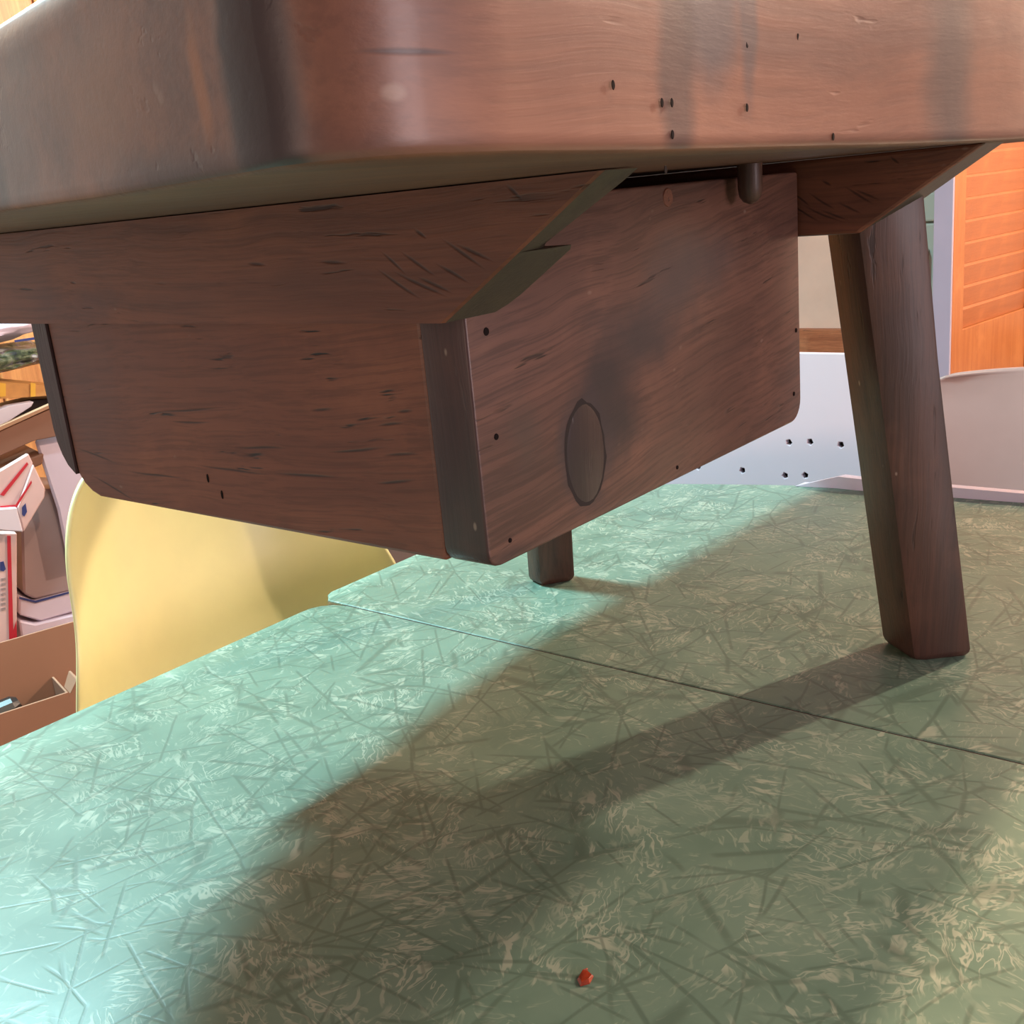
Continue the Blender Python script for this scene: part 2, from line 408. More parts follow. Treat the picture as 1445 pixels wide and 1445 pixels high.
# slab
slab_blots = [((-.1185, .098, .41), (.0105, .016, .09), .4, .93, (.03, .017, .018)),
              ((-.225, .118, .395), (.028, .05, .035), .8, .75, (.10, .045, .038)),
              ((-.172, .107, .402), (.026, .04, .016), 1, .6, (.25, .11, .055)),
              ((-.150, .103, .388), (.030, .04, .006), 1, .7, (.07, .042, .045)),
              ((-.1335, .100, .400), (.0030, .02, .012), .8, .85, (.34, .12, .045)),
              ((-.205, .113, .413), (.018, .04, .006), 1, .5, (.10, .06, .055)),
              ((-.098, .180, .409), (.03, .014, .019), .6, .95, (.075, .055, .062)),
              ((-.098, .169, .40), (.03, .007, .04), .6, .7, BLK),
              ((-.098, .192, .41), (.03, .004, .026), .6, .7, (.06, .05, .06)),
              ((-.085, .270, .40), (.03, .016, .05), .8, .9, (.07, .047, .045)),
              ((-.24, .125, .395), (.016, .03, .03), .5, .9, (.03, .015, .018)),
              ((-.14, .10, .385), (.06, .04, .012), .9, .75, (.05, .03, .03))]
M_slab = wood('slab_wood', 1, (.235, .095, .057), (.14, .059, .042), (.30, .128, .074), slab_blots, fine=.45, crack=.25, mott=.3, rough=.40, speck=.45, bump=.12, lines=SLAB_LINES)
rightside = [(-.1292, .09905), (-.126, .0985), (-.1155, .0962), (-.1085, .0972), (-.103, .102), (-.100, .110), (-.0985, .125), (-.098, .16), (-.095, .20), (-.088, .25), (-.080, .30), (-.076, .34), (-.0765, .38), (-.0765, .43), (-.077, .50), (-.0775, .58), (-.078, .67), (-.079, .77), (-.080, .87), (-.081, .98), (-.082, 1.08), (-.0825, 1.165), (-.088, 1.182), (-.10, 1.19)]
leftside = [(-.55, 1.15), (-.86, 1.095), (-.876, 1.08), (-.885, .95), (-.89, .80), (-.90, .66), (-.895, .54), (-.87, .42), (-.82, .31), (-.765, .222), (-.715, .186), (-.52, .1575), (-.35, .136), (-.258, .1255), (-.245, .1225), (-.232, .1195), (-.18, .1085)]
out = [Vector((x, y, 0)) for x, y in rightside + leftside]
n = len(out)
def inset(d):
    r = []
    for i in range(n):
        a, b, c = out[i - 1], out[i], out[(i + 1) % n]
        t1 = (b - a).normalized(); t2 = (c - b).normalized(); t = (t1 + t2).normalized()
        nn = Vector((-t.y, t.x, 0)); r.append(b + nn * d)
    return r
def zedge(y, x):
    # underside lip of the warped right-hand side
    if x > -.23 and y < .6:
        ks = [(.096, .3860), (.11, .38595), (.125, .3857), (.16, .3849), (.20, .3842), (.25, .3830), (.31, .3820), (.42, .3825), (.6, .3862)]
        if y <= ks[0][0]: return ks[0][1]
        for (a, za), (b, zb_) in zip(ks, ks[1:]):
            if y <= b: return za + (zb_ - za) * (y - a) / (b - a)
    return .3866
bm = bmesh.new()
TH = .0385
def ring(d, fz):
    return [bm.verts.new(Vector(W(p.x, p.y, fz(out[i]))) - B) for i, p in enumerate(inset(d))]
def top(p): return .4225 if p.x < -.13 else .4265
CEN = Vector((-.47, .56, 0))
def sring(k, fz):
    return [bm.verts.new(Vector(W(p.x + (CEN.x - p.x) * k, p.y + (CEN.y - p.y) * k, fz(p))) - B) for p in inset(.0035)]
rings = [sring(.55, lambda p: .3868), sring(.22, lambda p: .3868), sring(.10, lambda p: zedge(p.y, p.x) * .5 + .3868 * .5), ring(.0014, lambda p: zedge(p.y, p.x)), ring(.0004, lambda p: zedge(p.y, p.x) + .0005), ring(0, lambda p: zedge(p.y, p.x) + .0016), ring(0, lambda p: zedge(p.y, p.x) + .0030),
         ring(.0003, lambda p: .395), ring(-.0003, lambda p: .403), ring(.0002, lambda p: .410), ring(.0001, lambda p: top(p) - .0085), ring(.0001, lambda p: top(p) - .006), ring(.0012, lambda p: top(p) - .0028), ring(.0035, lambda p: top(p) - .0008), ring(.008, lambda p: top(p)), ring(.03, lambda p: top(p))]
bm.faces.new(rings[0][::-1]); bm.faces.new(rings[-1])
for a, b in zip(rings, rings[1:]):
    for i in range(n): bm.faces.new((a[i], a[(i + 1) % n], b[(i + 1) % n], b[i]))
M_under = wood('slab_underside_wood', 1, (.165, .062, .030), (.12, .044, .022), (.20, .08, .04), (), fine=.5, crack=.3, rough=.55, coat=0)  # darker brown put into the colour to offset green bounce from the table
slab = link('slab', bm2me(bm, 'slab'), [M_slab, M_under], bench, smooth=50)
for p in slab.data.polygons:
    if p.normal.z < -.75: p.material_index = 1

# cleats
M_cleat = wood('cleat_wood', 0, (.24, .078, .043), (.15, .05, .03), (.31, .105, .057),
               [((-.40, .341, .352), (.055, .02, .014), .9, .35, (.07, .03, .025)), ((-.62, .341, .34), (.10, .03, .02), 1, .5, (.10, .05, .055))], fine=.8, crack=.75, rough=.45, tilt=0, lines=CLEAT_LINES)
M_endg = wood('cleat_end_wood', 2, (.075, .055, .032), (.05, .038, .026), (.11, .085, .055), (), fine=.4, crack=.2, speck=.5, rough=.55)
ZT = .3862
def cleat(y0, y1, zb_, xr_top, xr_bot, notch):
    XL_T, XL_B = -.855, -.768
    pr = [(xr_bot, T + zb_), (xr_top, T + ZT), (XL_T, T + ZT), (XL_B, T + zb_)]
    if not notch:
        me = prism(pr, 1, y0, y1, B, .0022, 2, 'cleat')
        o = link('cleat', me, [M_cleat, M_endg], bench)
    else:
        bm = bmesh.new()
        zn = .3585
        k = (xr_top - xr_bot) / (ZT - zb_)
        xn = xr_bot + k * (zn - zb_)
        yu = y1 - .013
        # rounded lower rear corner is made by stepping the plan of the end
        def V(x, y, z): return bm.verts.new(Vector(W(x, y, z)) - B)
        # cross-sections along z at the right end
        lev = [(zb_, y1 - .006, 0), (zb_ + .003, y1 - .002, 0), (zb_ + .007, y1, 0), (zn - .002, y1, 0), (zn, y1 - .002, -.001), (zn + .0003, yu + .002, -.009), (zn + .002, yu, -.009), (ZT - .004, yu, -.003), (ZT, yu - .004, 0)]
        R, L = [], []
        for (z_, yb, dx) in lev:
            x_ = xr_bot + k * (z_ - zb_); xl = XL_B - (XL_B - XL_T) * (z_ - zb_) / (ZT - zb_)
            e = .0016
            R.append([V(x_ - e, y0, z_), V(x_, y0 + e, z_), V(x_ + dx * .2, (y0 + yb) / 2, z_), V(x_ + dx, yb - .002, z_), V(x_ + dx - .003, yb, z_)])
            L.append([V(xl, y0, z_), V(xl, yb, z_)])
        for i in range(len(lev) - 1):
            for j in range(4): bm.faces.new((R[i][j], R[i][j + 1], R[i + 1][j + 1], R[i + 1][j])).material_index = 1 if j else 0
            bm.faces.new((L[i][0], R[i][0], R[i + 1][0], L[i + 1][0]))
            bm.faces.new((R[i][4], L[i][1], L[i + 1][1], R[i + 1][4]))
            bm.faces.new((L[i][1], L[i][0], L[i + 1][0], L[i + 1][1]))
        bm.faces.new([L[0][0], L[0][1]] + R[0][::-1]); bm.faces.new([L[-1][1], L[-1][0]] + R[-1])
        o = link('cleat', bm2me(bm, 'cleat'), [M_cleat, M_endg], bench)
    return o
cleat(.341, .384, .3312, -.229, -.315, True)
fc = cleat(.757, .802, .3337, -.2148, -.2986, False)
for p in fc.data.polygons:
    if p.normal.x > .5: p.material_index = 1

# legs
M_leg = wood('leg_wood', 2, (.10, .040, .026), (.055, .025, .019), (.135, .058, .037), (), fine=.7, crack=.6, rough=.5, speck=.9)
def leg(L, Np, R, shift, ztop, ch):
    L, Np, R = Vector(L), Vector(Np), Vector(R); K = L + R - Np
    ax = [L, Np, R, K]; bm = bmesh.new(); rows = []
    for z_, ins in ((0, .004), (.003, .001), (.006, 0), (.12, 0), (.24, 0), (ztop, 0)):
        row = []
        cen = sum(ax, Vector((0, 0, 0))) / 4
        s = Vector(shift) * (z_ / .3316)
        for i, p in enumerate(ax):
            a, b = ax[i - 1], ax[(i + 1) % 4]
            c_ = (ch if i == 1 else .003)
            for q in (p + (a - p).normalized() * c_, p + ((a - p).normalized() + (b - p).normalized()) * c_ * .3, p + (b - p).normalized() * c_):
                q = q + (cen - q).normalized() * ins + s
                zz = z_ + .0003
                if z_ == ztop:
                    zz = .3336
                    if q.x > -.2986: zz = min(.3337 + (q.x + .2986) / .0838 * .0525, .3855)
                row.append(bm.verts.new(Vector(W(q.x, q.y, zz)) - B))
        rows.append(row)
    bm.faces.new(rows[0][::-1]); bm.faces.new(rows[-1]); m_ = len(rows[0])
    for a, b in zip(rows, rows[1:]):
        for i in range(m_): bm.faces.new((a[i], a[(i + 1) % m_], b[(i + 1) % m_], b[i]))
    return link('leg', bm2me(bm, 'leg'), M_leg, bench, smooth=25)
leg((-.303, .82, 0), (-.267, .790, 0), (-.232, .823, 0), (-.031, -.034, 0), .334, .009)
leg((-.668, .810, 0), (-.645, .801, 0), (-.623, .832, 0), (.030, -.030, 0), .334, .004)

# drawer
XF, XB, Y0, Y1, ZB, ZTD = -.341, -.745, .3853, .7535, .201, .379
kn = (XF, .472, .243)
front_blots = [((XF, .488, .255), (.06, .060, .050), .8, .95, (.040, .026, .028)),
               ((XF, .545, .298), (.06, .080, .032), .9, .95, (.050, .036, .038)),
               ((XF, .500, .280), (.06, .035, .024), .9, .9, (.04, .028, .03)),
               ((XF, .600, .33), (.06, .09, .03), 1, .5, (.09, .068, .075)),
               ((XF, .585, .322), (.06, .07, .030), 1, .8, (.062, .045, .048)),
               ((XF, .473, .243), (.06, .034, .044), .6, .85, (.06, .04, .048)),
               ((XF, .421, .262), (.02, .022, .030), 1, .45, (.08, .06, .05)),
               ((XF, .400, .205), (.03, .030, .006), 1, .6, BLK)]
M_front = wood('drawer_front_wood', 1, (.185, .082, .059), (.115, .054, .042), (.235, .105, .072), front_blots, fine=1.2, crack=.8, rough=.42, tilt=-.12)
M_side = wood('drawer_side_wood', 0, (.265, .083, .045), (.19, .058, .034), (.32, .105, .056), [((-.69, .3853, .27), (.06, .03, .10), 1, .45, (.13, .055, .05))], fine=.9, crack=1.0, rough=.42, tilt=.06, mott=.2, lines=SIDE_LINES)
M_end = wood('end_grain_wood', 2, (.080, .033, .031), (.05, .022, .022), (.11, .045, .036), (), fine=.5, crack=.2, rough=.4, speck=.6)
drw = bench
# front board: rounded corners in the y-z plane
def rrect(y0, y1, z0, z1, r, rt=.002):
    return arc(y1 - r, z0 + r, r, -90, 0, 6) + arc(y1 - rt, z1 - rt, rt, 0, 90, 2) + arc(y0 + rt, z1 - rt, rt, 90, 180, 2) + arc(y0 + r * .6, z0 + r * .6, r * .6, 180, 270, 4)
prof = [(y, T + z_) for y, z_ in rrect(Y0 - .001, Y1, ZB, ZTD, .016)]
fb = link('drawer_front', prism(prof, 0, XF - .030, XF, B, .0045, 3, 'drawer_front'), [M_front, M_end], bench, smooth=40)
for p in fb.data.polygons:
    if p.normal.y < -.6: p.material_index = 1
# back board: bottom outer edge rounded in the x-z plane
bp = [(XB + .020, T + ZB + .0015), (XB + .020, T + ZTD), (XB, T + ZTD)] + [(x, T + z_) for x, z_ in arc(XB + .0199, ZB + .0265, .0199, 180, 268, 7)]
bp = [(XB + .0205, T + .2045), (XB + .0205, T + ZTD), (XB, T + ZTD)] + [(XB + .020 - .020 * math.cos(a), T + .245 - .0405 * math.sin(a)) for a in [i * math.pi / 2 / 7 for i in range(8)]][:-1]
bp = [(XB + .0185, T + .2175), (XB + .0185, T + ZTD), (XB, T + ZTD), (XB, T + .25), (XB + .0015, T + .240), (XB + .005, T + .231), (XB + .010, T + .2235)]
link('drawer_back', prism(bp, 1, Y0 - .0015, Y1 - .002, B, 0, 1, 'drawer_back'), M_end, bench)
x0, x1 = XB + .0187, XF - .0302
sp = [(x0, T + .2175), (x0 + .006, T + .2105), (x0 + .014, T + .2055), (x0 + .024, T + .2025), (x1, T + ZB + .0005), (x1, T + ZTD), (x0, T + ZTD)]
link('drawer_side', prism(sp, 1, Y0, Y0 + .018, B, .0022, 2, 'drawer_side'), M_side, bench)
link('drawer_side', prism(sp, 1, Y1 - .020, Y1 - .003, B, .0018, 2, 'drawer_side'), M_side, bench)
link('drawer_bottom', box(W(x0 + .012, Y0 + .0185, .206), W(x1 - .0005, Y1 - .0205, .214), B), M_side, bench)
# knot standing slightly proud
M_knot = wood('knot_wood', 2, (.040, .022, .022), (.026, .015, .016), (.055, .03, .028), (), fine=.3, crack=.3, rough=.4)
M_crack = plain('knot_crack', (.02, .011, .011), .7)
def oval(ry, rz, x, ns=28, wob=.0, x2=None):
    return [Vector((x, ry * math.cos(2 * math.pi * i / ns) * (1 + wob * random.uniform(-1, 1)), rz * math.sin(2 * math.pi * i / ns) * (1 + wob * random.uniform(-1, 1)))) for i in range(ns)]
def knot(ry, rz, name, parent, mat, h, wob, hole=None, cen=(0, 0)):
    c0_ = Vector(W(XF, .4735 + cen[0], .2405 + cen[1])) - B
    bm = bmesh.new()
    if hole:
        a_ = oval(ry, rz, .0001, wob=wob); b_ = [p * .88 for p in oval(ry, rz, h, wob=wob * .5)]
        b_ = [Vector((h, p.y, p.z)) for p in b_]
        A = [bm.verts.new(c0_ + p) for p in a_]; Bv = [bm.verts.new(c0_ + p) for p in b_]
        bm.faces.new(Bv)
        for i in range(len(A)): bm.faces.new((A[i], A[(i + 1) % len(A)], Bv[(i + 1) % len(A)], Bv[i]))
    return link(name, bm2me(bm, name), mat, parent, smooth=60)
ck_ = knot(.0196, .0300, 'knot_crack', fb, M_crack, .0002, .05, True)
ck_.parent = fb
ko = knot(.0178, .0278, 'knot', fb, M_knot, .0007, .012, True)
# nails and plugs
M_nail = plain('nail_hole', (.014, .009, .009), .85, spec=.1)
def disc(name, c, r, mat, parent, h=.0004, axis=0, asp=1.0):
    bm = bmesh.new(); bmesh.ops.create_cone(bm, cap_ends=True, segments=14, radius1=r, radius2=r * .85, depth=h * 2)
    for v in bm.verts:
        x, y, z_ = v.co
        v.co = Vector((z_, x * 1.0, y * asp)) if axis == 0 else Vector((x, -z_, y * asp))
        v.co += Vector(W(*c)) - B
    return link(name, bm2me(bm, name), mat, parent)
for (y, z_, r) in ((.399, .319, .0022), (.7465, .268, .0018), (.399, .267, .0018), (.741, .222, .0018), (.570, .2085, .0014), (.402, .212, .0014)):
    disc('nail', (XF, y, z_), r, M_nail, fb)
disc('dowel_plug', (XF, .574, .3715), .006, M_cleat, fb, .0006)
for (x, z_) in ((-.569, .2285), (-.557, .219)):
    disc('nail', (x, Y0, z_), .0012, M_nail, [o for o in col.objects if o.name == 'drawer_side'][0], .0003, 1, 2.6)
# turned peg hanging from the slab in front of the drawer
px, py = -.327, .652
pg = [(px, py, T + .3865), (px, py, T + .3715), (px, py, T + .3665), (px, py, T + .3635), (px, py, T + .3620)]
link('peg', tube_me(pg, [.0078, .0078, .0068, .0045, .001], 16, 'peg', B), M_leg, bench, smooth=60)
def side_x(y):
    pp = sorted([(q[1], q[0]) for q in rightside if q[1] >= .11])
    for (a, xa), (b, xb) in zip(pp, pp[1:]):
        if a <= y <= b: return xa + (xb - xa) * (y - a) / (b - a)
    return -.1
for (u, v) in ((1053, 62), (1053, 152), (933, 145), (947, 145), (864, 120), (948, 190), (1125, 53), (938, 240), (1175, 193), (520, 145)):
    d = ray(u, v); y = .15
    for _ in range(30):
        t_ = (side_x(max(y, .111)) - EYE.x) / d.x; y = EYE.y + d.y * t_
    z_ = EYE.z + d.z * t_ - T
    if .11 < y < .4 and z_ < .42: disc('worm_hole', (side_x(y) + .0002, y, z_), .00045, M_nail, bench, .00005, 0, 1.7)

# ================================================================== CHAIRS
def shell(P, name='seat_shell', ns=25, thick=.0045):
    """P: profile rows (d, z, halfwidth, edge_forward, edge_up); local -y is the front"""
    bm = bmesh.new(); rows = []
    # smooth interpolation of the rows
    ctrl = [Vector(p[:4] + (0,)[:0]) if False else p for p in P]
    def cr(p0, p1, p2, p3, t):
        return [0.5 * ((2 * b) + (-a + c) * t + (2 * a - 5 * b + 4 * c - d) * t * t + (-a + 3 * b - 3 * c + d) * t ** 3) for a, b, c, d in zip(p0, p1, p2, p3)]
    seq = []
    for i in range(len(P) - 1):
        for k in range(5): seq.append(cr(P[max(i - 1, 0)], P[i], P[i + 1], P[min(i + 2, len(P) - 1)], k / 5))
    seq.append(P[-1])
    for (d, z_, hw, ef, eu) in seq:
        row = []
        for j in range(ns):
            s = -1 + 2 * j / (ns - 1); a = abs(s) ** 2.6
            row.append(bm.verts.new((s * max(hw, .001), d - ef * a, z_ + eu * a)))
        rows.append(row)
    for a, b in zip(rows, rows[1:]):
        for j in range(ns - 1): bm.faces.new((a[j], a[j + 1], b[j + 1], b[j]))
    bmesh.ops.recalc_face_normals(bm, faces=bm.faces[:])
    me = bpy.data.meshes.new(name); bm.to_mesh(me); bm.free(); return me
M_yel = plain('yellow_moulded_plastic', (.99, .87, .42), .28, .05, 30)
M_bei = plain('beige_moulded_plastic', (.38, .27, .25), .26, .05, 30)
def shell_chair(name, label, cat, loc, rz, mat, ztop, hw, group=None, sq=0):
    r = root(name, label, cat, loc, group); r.rotation_euler = (0, 0, rz)
    zt_ = ztop
    P = [(-.235, .415, hw * .80, 0, .0), (-.225, .440, hw * .93, 0, .01), (-.12, .445, hw * .98, 0, .03), (.02, .43, hw, 0, .05), (.13, .435, hw * 1.02, .03, .05), (.185, .47, hw * 1.04, .07, .03), (.205, .54, hw * (1.16 if not sq else 1.06), .09, .01),
         (.225, zt_ - .26, hw * (1.13 if not sq else 1.04), .10, 0), (.240, zt_ - .16, hw * (.975 if not sq else 1.0), .095, 0), (.249, zt_ - .09, hw * .905, .088, 0), (.254, zt_ - .045, hw * .80, .075, -.004), (.257, zt_ - .018, hw * .66, .06, -.006), (.259, zt_ - .004, hw * .46, .045, -.004), (.262, zt_, hw * .30, .03, -.001), (.268, zt_ - .002, hw * .28, .03, -.001)]
    if sq:
        P = P[:9] + [(.249, zt_ - .09, hw * .99, .08, 0), (.254, zt_ - .045, hw * .96, .06, -.002), (.257, zt_ - .018, hw * .90, .05, -.004), (.259, zt_ - .006, hw * .83, .045, -.006), (.262, zt_, hw * .78, .045, -.008), (.272, zt_ - .001, hw * .78, .045, -.008), (.282, zt_ - .008, hw * .80, .045, -.008)]
    o = link('seat_shell', shell(P), mat, r)
    for p in o.data.polygons: p.use_smooth = True
    md = o.modifiers.new('thickness', 'SOLIDIFY'); md.thickness = .006; md.offset = 0
    md = o.modifiers.new('round', 'SUBSURF'); md.levels = 1; md.render_levels = 1
    for sx in (-1, 1):
        for sy in (-1, 1):
            link('leg', tube_me([(sx * .10, sy * .10, .418), (sx * .17, sy * .16, .40), (sx * .21, sy * .20, .005)], [.009, .010, .010], 10), M_steel, r, smooth=50)
    for sy in (-1, 1):
        link('stretcher', tube_me([(-.17, sy * .16, .395), (.17, sy * .16, .395)], .007, 8), M_steel, r, smooth=50)
    return r
shell_chair('shell_chair', 'yellow moulded shell chair pushed up to the left edge of the green table', 'chair', (-.800, .664, 0), math.pi / 2, M_yel, T + .170, .204, 'moulded shell chairs around the table')
shell_chair('shell_chair', 'beige moulded shell chair behind the far right end of the green table', 'chair', (-.30, 1.42, 0), 0, M_bei, T + .075, .27, 'moulded shell chairs around the table', sq=1)

# white perforated chair at the end of the table
M_white = plain('white_plastic', (.60, .51, .57), .5, .04, 8)
wc = root('plastic_chair', 'white plastic chair with small pentagonal holes in its backrest, behind the table end', 'chair', (-.74, 1.60, 0))
cu = bpy.data.curves.new('backrest', 'CURVE'); cu.dimensions = '2D'; cu.fill_mode = 'BOTH'; cu.extrude = .004; cu.bevel_depth = .001
def spl(pts):
    s = cu.splines.new('POLY'); s.points.add(len(pts) - 1); s.use_cyclic_u = True
    for p, q in zip(s.points, pts): p.co = (q[0], q[1], 0, 1)
X0, X1, Z0, Z1 = -.96, -.545, .52, T + .135
r_ = .03
spl([(x, z_) for x, z_ in arc(X1 - r_, Z1 - r_, r_, 0, 90, 6) + arc(X0 + r_, Z1 - r_, r_, 90, 180, 6) + [(X0, Z0), (X1, Z0)]])
base = [(-.660, .007), (-.628, .010), (-.583, .009), (-.735, -.041), (-.667, -.043), (-.636, -.040)]
holes = list(base)
for k in range(1, 5): holes += [(x, z_ - .10 * k) for (x, z_) in base if -.10 * k + z_ > -.20]
holes += [(-.80, .009), (-.86, .008), (-.81, -.042), (-.88, -.041), (-.80, -.09), (-.87, -.14)]
for k, (x, z_) in enumerate(holes):
    a0 = k * 1.1
    spl([(x + .0062 * math.cos(a0 - i * 2 * math.pi / 5), T + z_ + .0062 * math.sin(a0 - i * 2 * math.pi / 5)) for i in range(5)])
tmp = bpy.data.objects.new('tmp', cu); col.objects.link(tmp)
dg = bpy.context.evaluated_depsgraph_get(); me = bpy.data.meshes.new_from_object(tmp.evaluated_get(dg)); bpy.data.objects.remove(tmp)
for v in me.vertices:
    x, z_, e = v.co; v.co = Vector((x, 1.42 - e, z_)) - Vector((-.74, 1.60, 0))
me.materials.clear()
link('backrest', me, M_white, wc)
link('dark_hole_sheet', box((X0 + .02, 1.4255, Z0 + .02), (X1 - .02, 1.4275, Z1 - .03), (-.74, 1.60, 0)), M_dark, wc)  # added dark sheet, stands in for the darkness seen through the holes
link('back_post', box((-.80, 1.428, .446), (-.76, 1.445, .80), (-.74, 1.60, 0), .003), M_white, wc)
link('seat', box((-.95, 1.43, .42), (-.64, 1.83, .445), (-.74, 1.60, 0), .01), M_white, wc)
for x in (-.93, -.66):
    for y in (1.45, 1.81): link('leg', box((x - .015, y - .015, .001), (x + .015, y + .015, .419), (-.74, 1.60, 0), .004), M_white, wc)

# white lipped tray on the far edge of the table
M_tray = plain('white_enamel', (.74, .66, .78), .4, .03)
tb = bmesh.new()
sect = [(-.566, 1.228, .0006), (-.515, 1.236, .0150), (-.49, 1.2355, .0145), (-.378, 1.244, .0120), (-.30, 1.250, .0105), (-.10, 1.252, .0105)]
rows = []
for (x, y, h) in sect: rows.append([tb.verts.new((x, y - .0, T + .0003)), tb.verts.new((x + .002, y + .001, T + h + .0003)), tb.verts.new((x + .006, y + .014, T + h)), tb.verts.new((x + .004, y + .022, T + .0003))])
for a, b in zip(rows, rows[1:]):
    for i in range(4): tb.faces.new((a[i], a[(i + 1) % 4], b[(i + 1) % 4], b[i]))
tb.faces.new(rows[0]); tb.faces.new(rows[-1])
tag(link('plastic_strip', bm2me(tb, 'strip'), M_tray), 'thin white plastic strip with a pointed end lying along the far edge of the table', 'strip')

# ================================================================== PILE ON THE LEFT
TD = Vector((.25, .97, 0)).normalized(); ND = Vector((TD.y, -TD.x, 0)); P0 = Vector((-1.83, .80, T))
def pw(s, z_, o_=0.0): # along pile, height above table, depth behind face
    return P0 + TD * s - ND * o_ + Vector((0, 0, z_))
def pbox(s0, s1, z0, z1, o0, o1, bevel=.002, name='mesh', org=(0, 0, 0), dz=0.0, taper=0.0):
    """box along the pile; dz = rise of far end, taper shrinks the top"""
    a = [pw(s0, z0, o0), pw(s1, z0 + dz, o0), pw(s1, z0 + dz, o1), pw(s0, z0, o1)]
    b = [pw(s0 + taper, z1, o0 + taper), pw(s1 - taper, z1 + dz, o0 + taper), pw(s1 - taper, z1 + dz, o1 - taper), pw(s0 + taper, z1, o1 - taper)]
    return hexa(a + b, org, bevel, 2, name)
M_card = plain('brown_cardboard', (.34, .165, .10), .8, .1, 5)
M_card2 = plain('dark_brown_cardboard', (.20, .085, .05), .8, .1, 5)
M_pinkw = plain('pinkish_white_card', (.66, .44, .42), .6, .05)
M_whitec = plain('white_card', (.70, .60, .66), .6, .05)
M_red = plain('red_print', (.50, .02, .035), .5, .05)
M_blue = plain('blue_print', (.03, .04, .16), .5, .05)
M_greyp = plain('grey_mauve_plastic', (.33, .235, .23), .4, .05)
M_clear = plain('milky_plastic', (.62, .52, .62), .35, .06)
O = P0 * 1.0; O.z = 0
# open carton
ct = root('cardboard_box', 'large open brown cardboard carton with low front wall beyond the left table edge', 'box', O)
link('front_panel', pbox(-.40, .060, -T + .012, -.412, .0, .004, .001, org=O, dz=.0), M_card, ct)
link('back_panel', pbox(-.40, .13, -T + .012, -.318, .10, .104, .001, org=O), M_card, ct)
link('side_panel', pbox(.056, .060, -T + .012, -.412, .005, .099, .001, org=O), M_card, ct)
link('side_panel', pbox(-.40, -.396, -T + .012, -.412, .005, .099, .001, org=O), M_card, ct)
link('bottom_panel', pbox(-.40, .12, -T + .002, -T + .010, .0, .10, .001, org=O), M_card, ct)
link('flap', hexa([pw(.062, -.416, .0), pw(.066, -.416, .0), pw(.066, -.416, .04), pw(.062, -.416, .04), pw(.078, -.392, -.004), pw(.082, -.392, -.004), pw(.082, -.392, .05), pw(.078, -.392, .05)], O, .001), M_card, ct)
tag(link('metal_hardware', tube_me([pw(-.16, -.432, .03), pw(-.03, -.418, .03), pw(-.018, -.414, .03)], [.022, .020, .012], 12), M_dark), 'dark ribbed metal part lying in the open brown carton', 'hardware')
# second carton behind, holding mailing boxes
cs = root('cardboard_box', 'brown cardboard carton at the back, holding the mailing boxes and plastic bins', 'box', O)
for (a_, b_) in ((.106, .110), (.46, .464)): link('panel', pbox(-.45, .30, -T + .002, -.368, a_, b_, .001, org=O), M_card, cs)
link('panel', pbox(-.45, -.446, -T + .002, -.368, .111, .459, .001, org=O), M_card, cs)
link('panel', pbox(.296, .30, -T + .002, -.368, .111, .459, .001, org=O), M_card, cs)
link('top_flap', pbox(-.44, .295, -.372, -.369, .112, .458, .0005, org=O), M_card, cs)
def flat(pix, oo, mat, name, parent, hh=.0012):
    """thin printed patch on the pile face plane at depth oo, as (s,z) corners"""
    bm = bmesh.new(); A = [bm.verts.new(pw(s, z_, oo) - O) for s, z_ in pix]; Bv = [bm.verts.new(pw(s, z_, oo - hh) - O) for s, z_ in pix]
    bm.faces.new(A[::-1]); bm.faces.new(Bv); n_ = len(pix)
    for i in range(n_): bm.faces.new((A[i], A[(i + 1) % n_], Bv[(i + 1) % n_], Bv[i]))
    return link(name, bm2me(bm, name), mat, parent)
def sz(u, v, oo):
    d = ray(u, v); E_ = EYE; t_ = ((P0 - ND * oo) - E_).dot(ND) / d.dot(ND); q = E_ + d * t_ - P0
    return (q.dot(TD), q.z)
def face(pixels, oo, depth, mat, name, parent=None, bev=.002, top_in=0.0):
    """solid with the given outline on the face plane, going back by depth"""
    org = O
    bm = bmesh.new(); pts_ = [sz(u, v, oo) for u, v in pixels]
    A = [bm.verts.new(pw(s, z_, oo) - org) for s, z_ in pts_]; Bv = [bm.verts.new(pw(s, z_, oo + depth) - org) for s, z_ in pts_]
    bm.faces.new(A); bm.faces.new(Bv[::-1]); n_ = len(A)
    for i in range(n_): bm.faces.new((A[i], Bv[i], Bv[(i + 1) % n_], A[(i + 1) % n_]))
    bmesh.ops.recalc_face_normals(bm, faces=bm.faces[:])
    if bev: bmesh.ops.bevel(bm, geom=bm.edges[:], offset=bev, segments=1, profile=.5, affect='EDGES')
    o = link(name, bm2me(bm, name), mat, parent)
    if parent is None: o.location = org
    return o
def printed(pixels, oo, mat, name, parent):
    return flat([sz(u, v, oo) for u, v in pixels], oo, mat, name, parent)
# upright mailing box
mb = root('mailing_box', 'upright pink-white mailing box with a red stripe, left edge of the picture', 'box', O, 'mailing boxes in the pile')
face([(-60, 925), (24, 908), (24, 752), (-60, 752)], .14, .10, M_pinkw, 'carton', mb)
printed([(13, 908), (19, 907), (15, 756), (10, 756)], .1385, M_red, 'red_stripe', mb)
printed([(19.5, 906), (24, 905), (23, 876), (18.5, 890)], .1385, M_red, 'red_corner', mb)
printed([(0, 793), (5, 792), (8, 803), (5, 806), (0, 805)], .1385, M_blue, 'emblem', mb)
for k in range(7): printed([(1.5, 816 + k * 7), (7.5, 815 + k * 7), (8, 818 + k * 7), (2, 819 + k * 7)], .1385, M_greyp, 'print_line', mb)
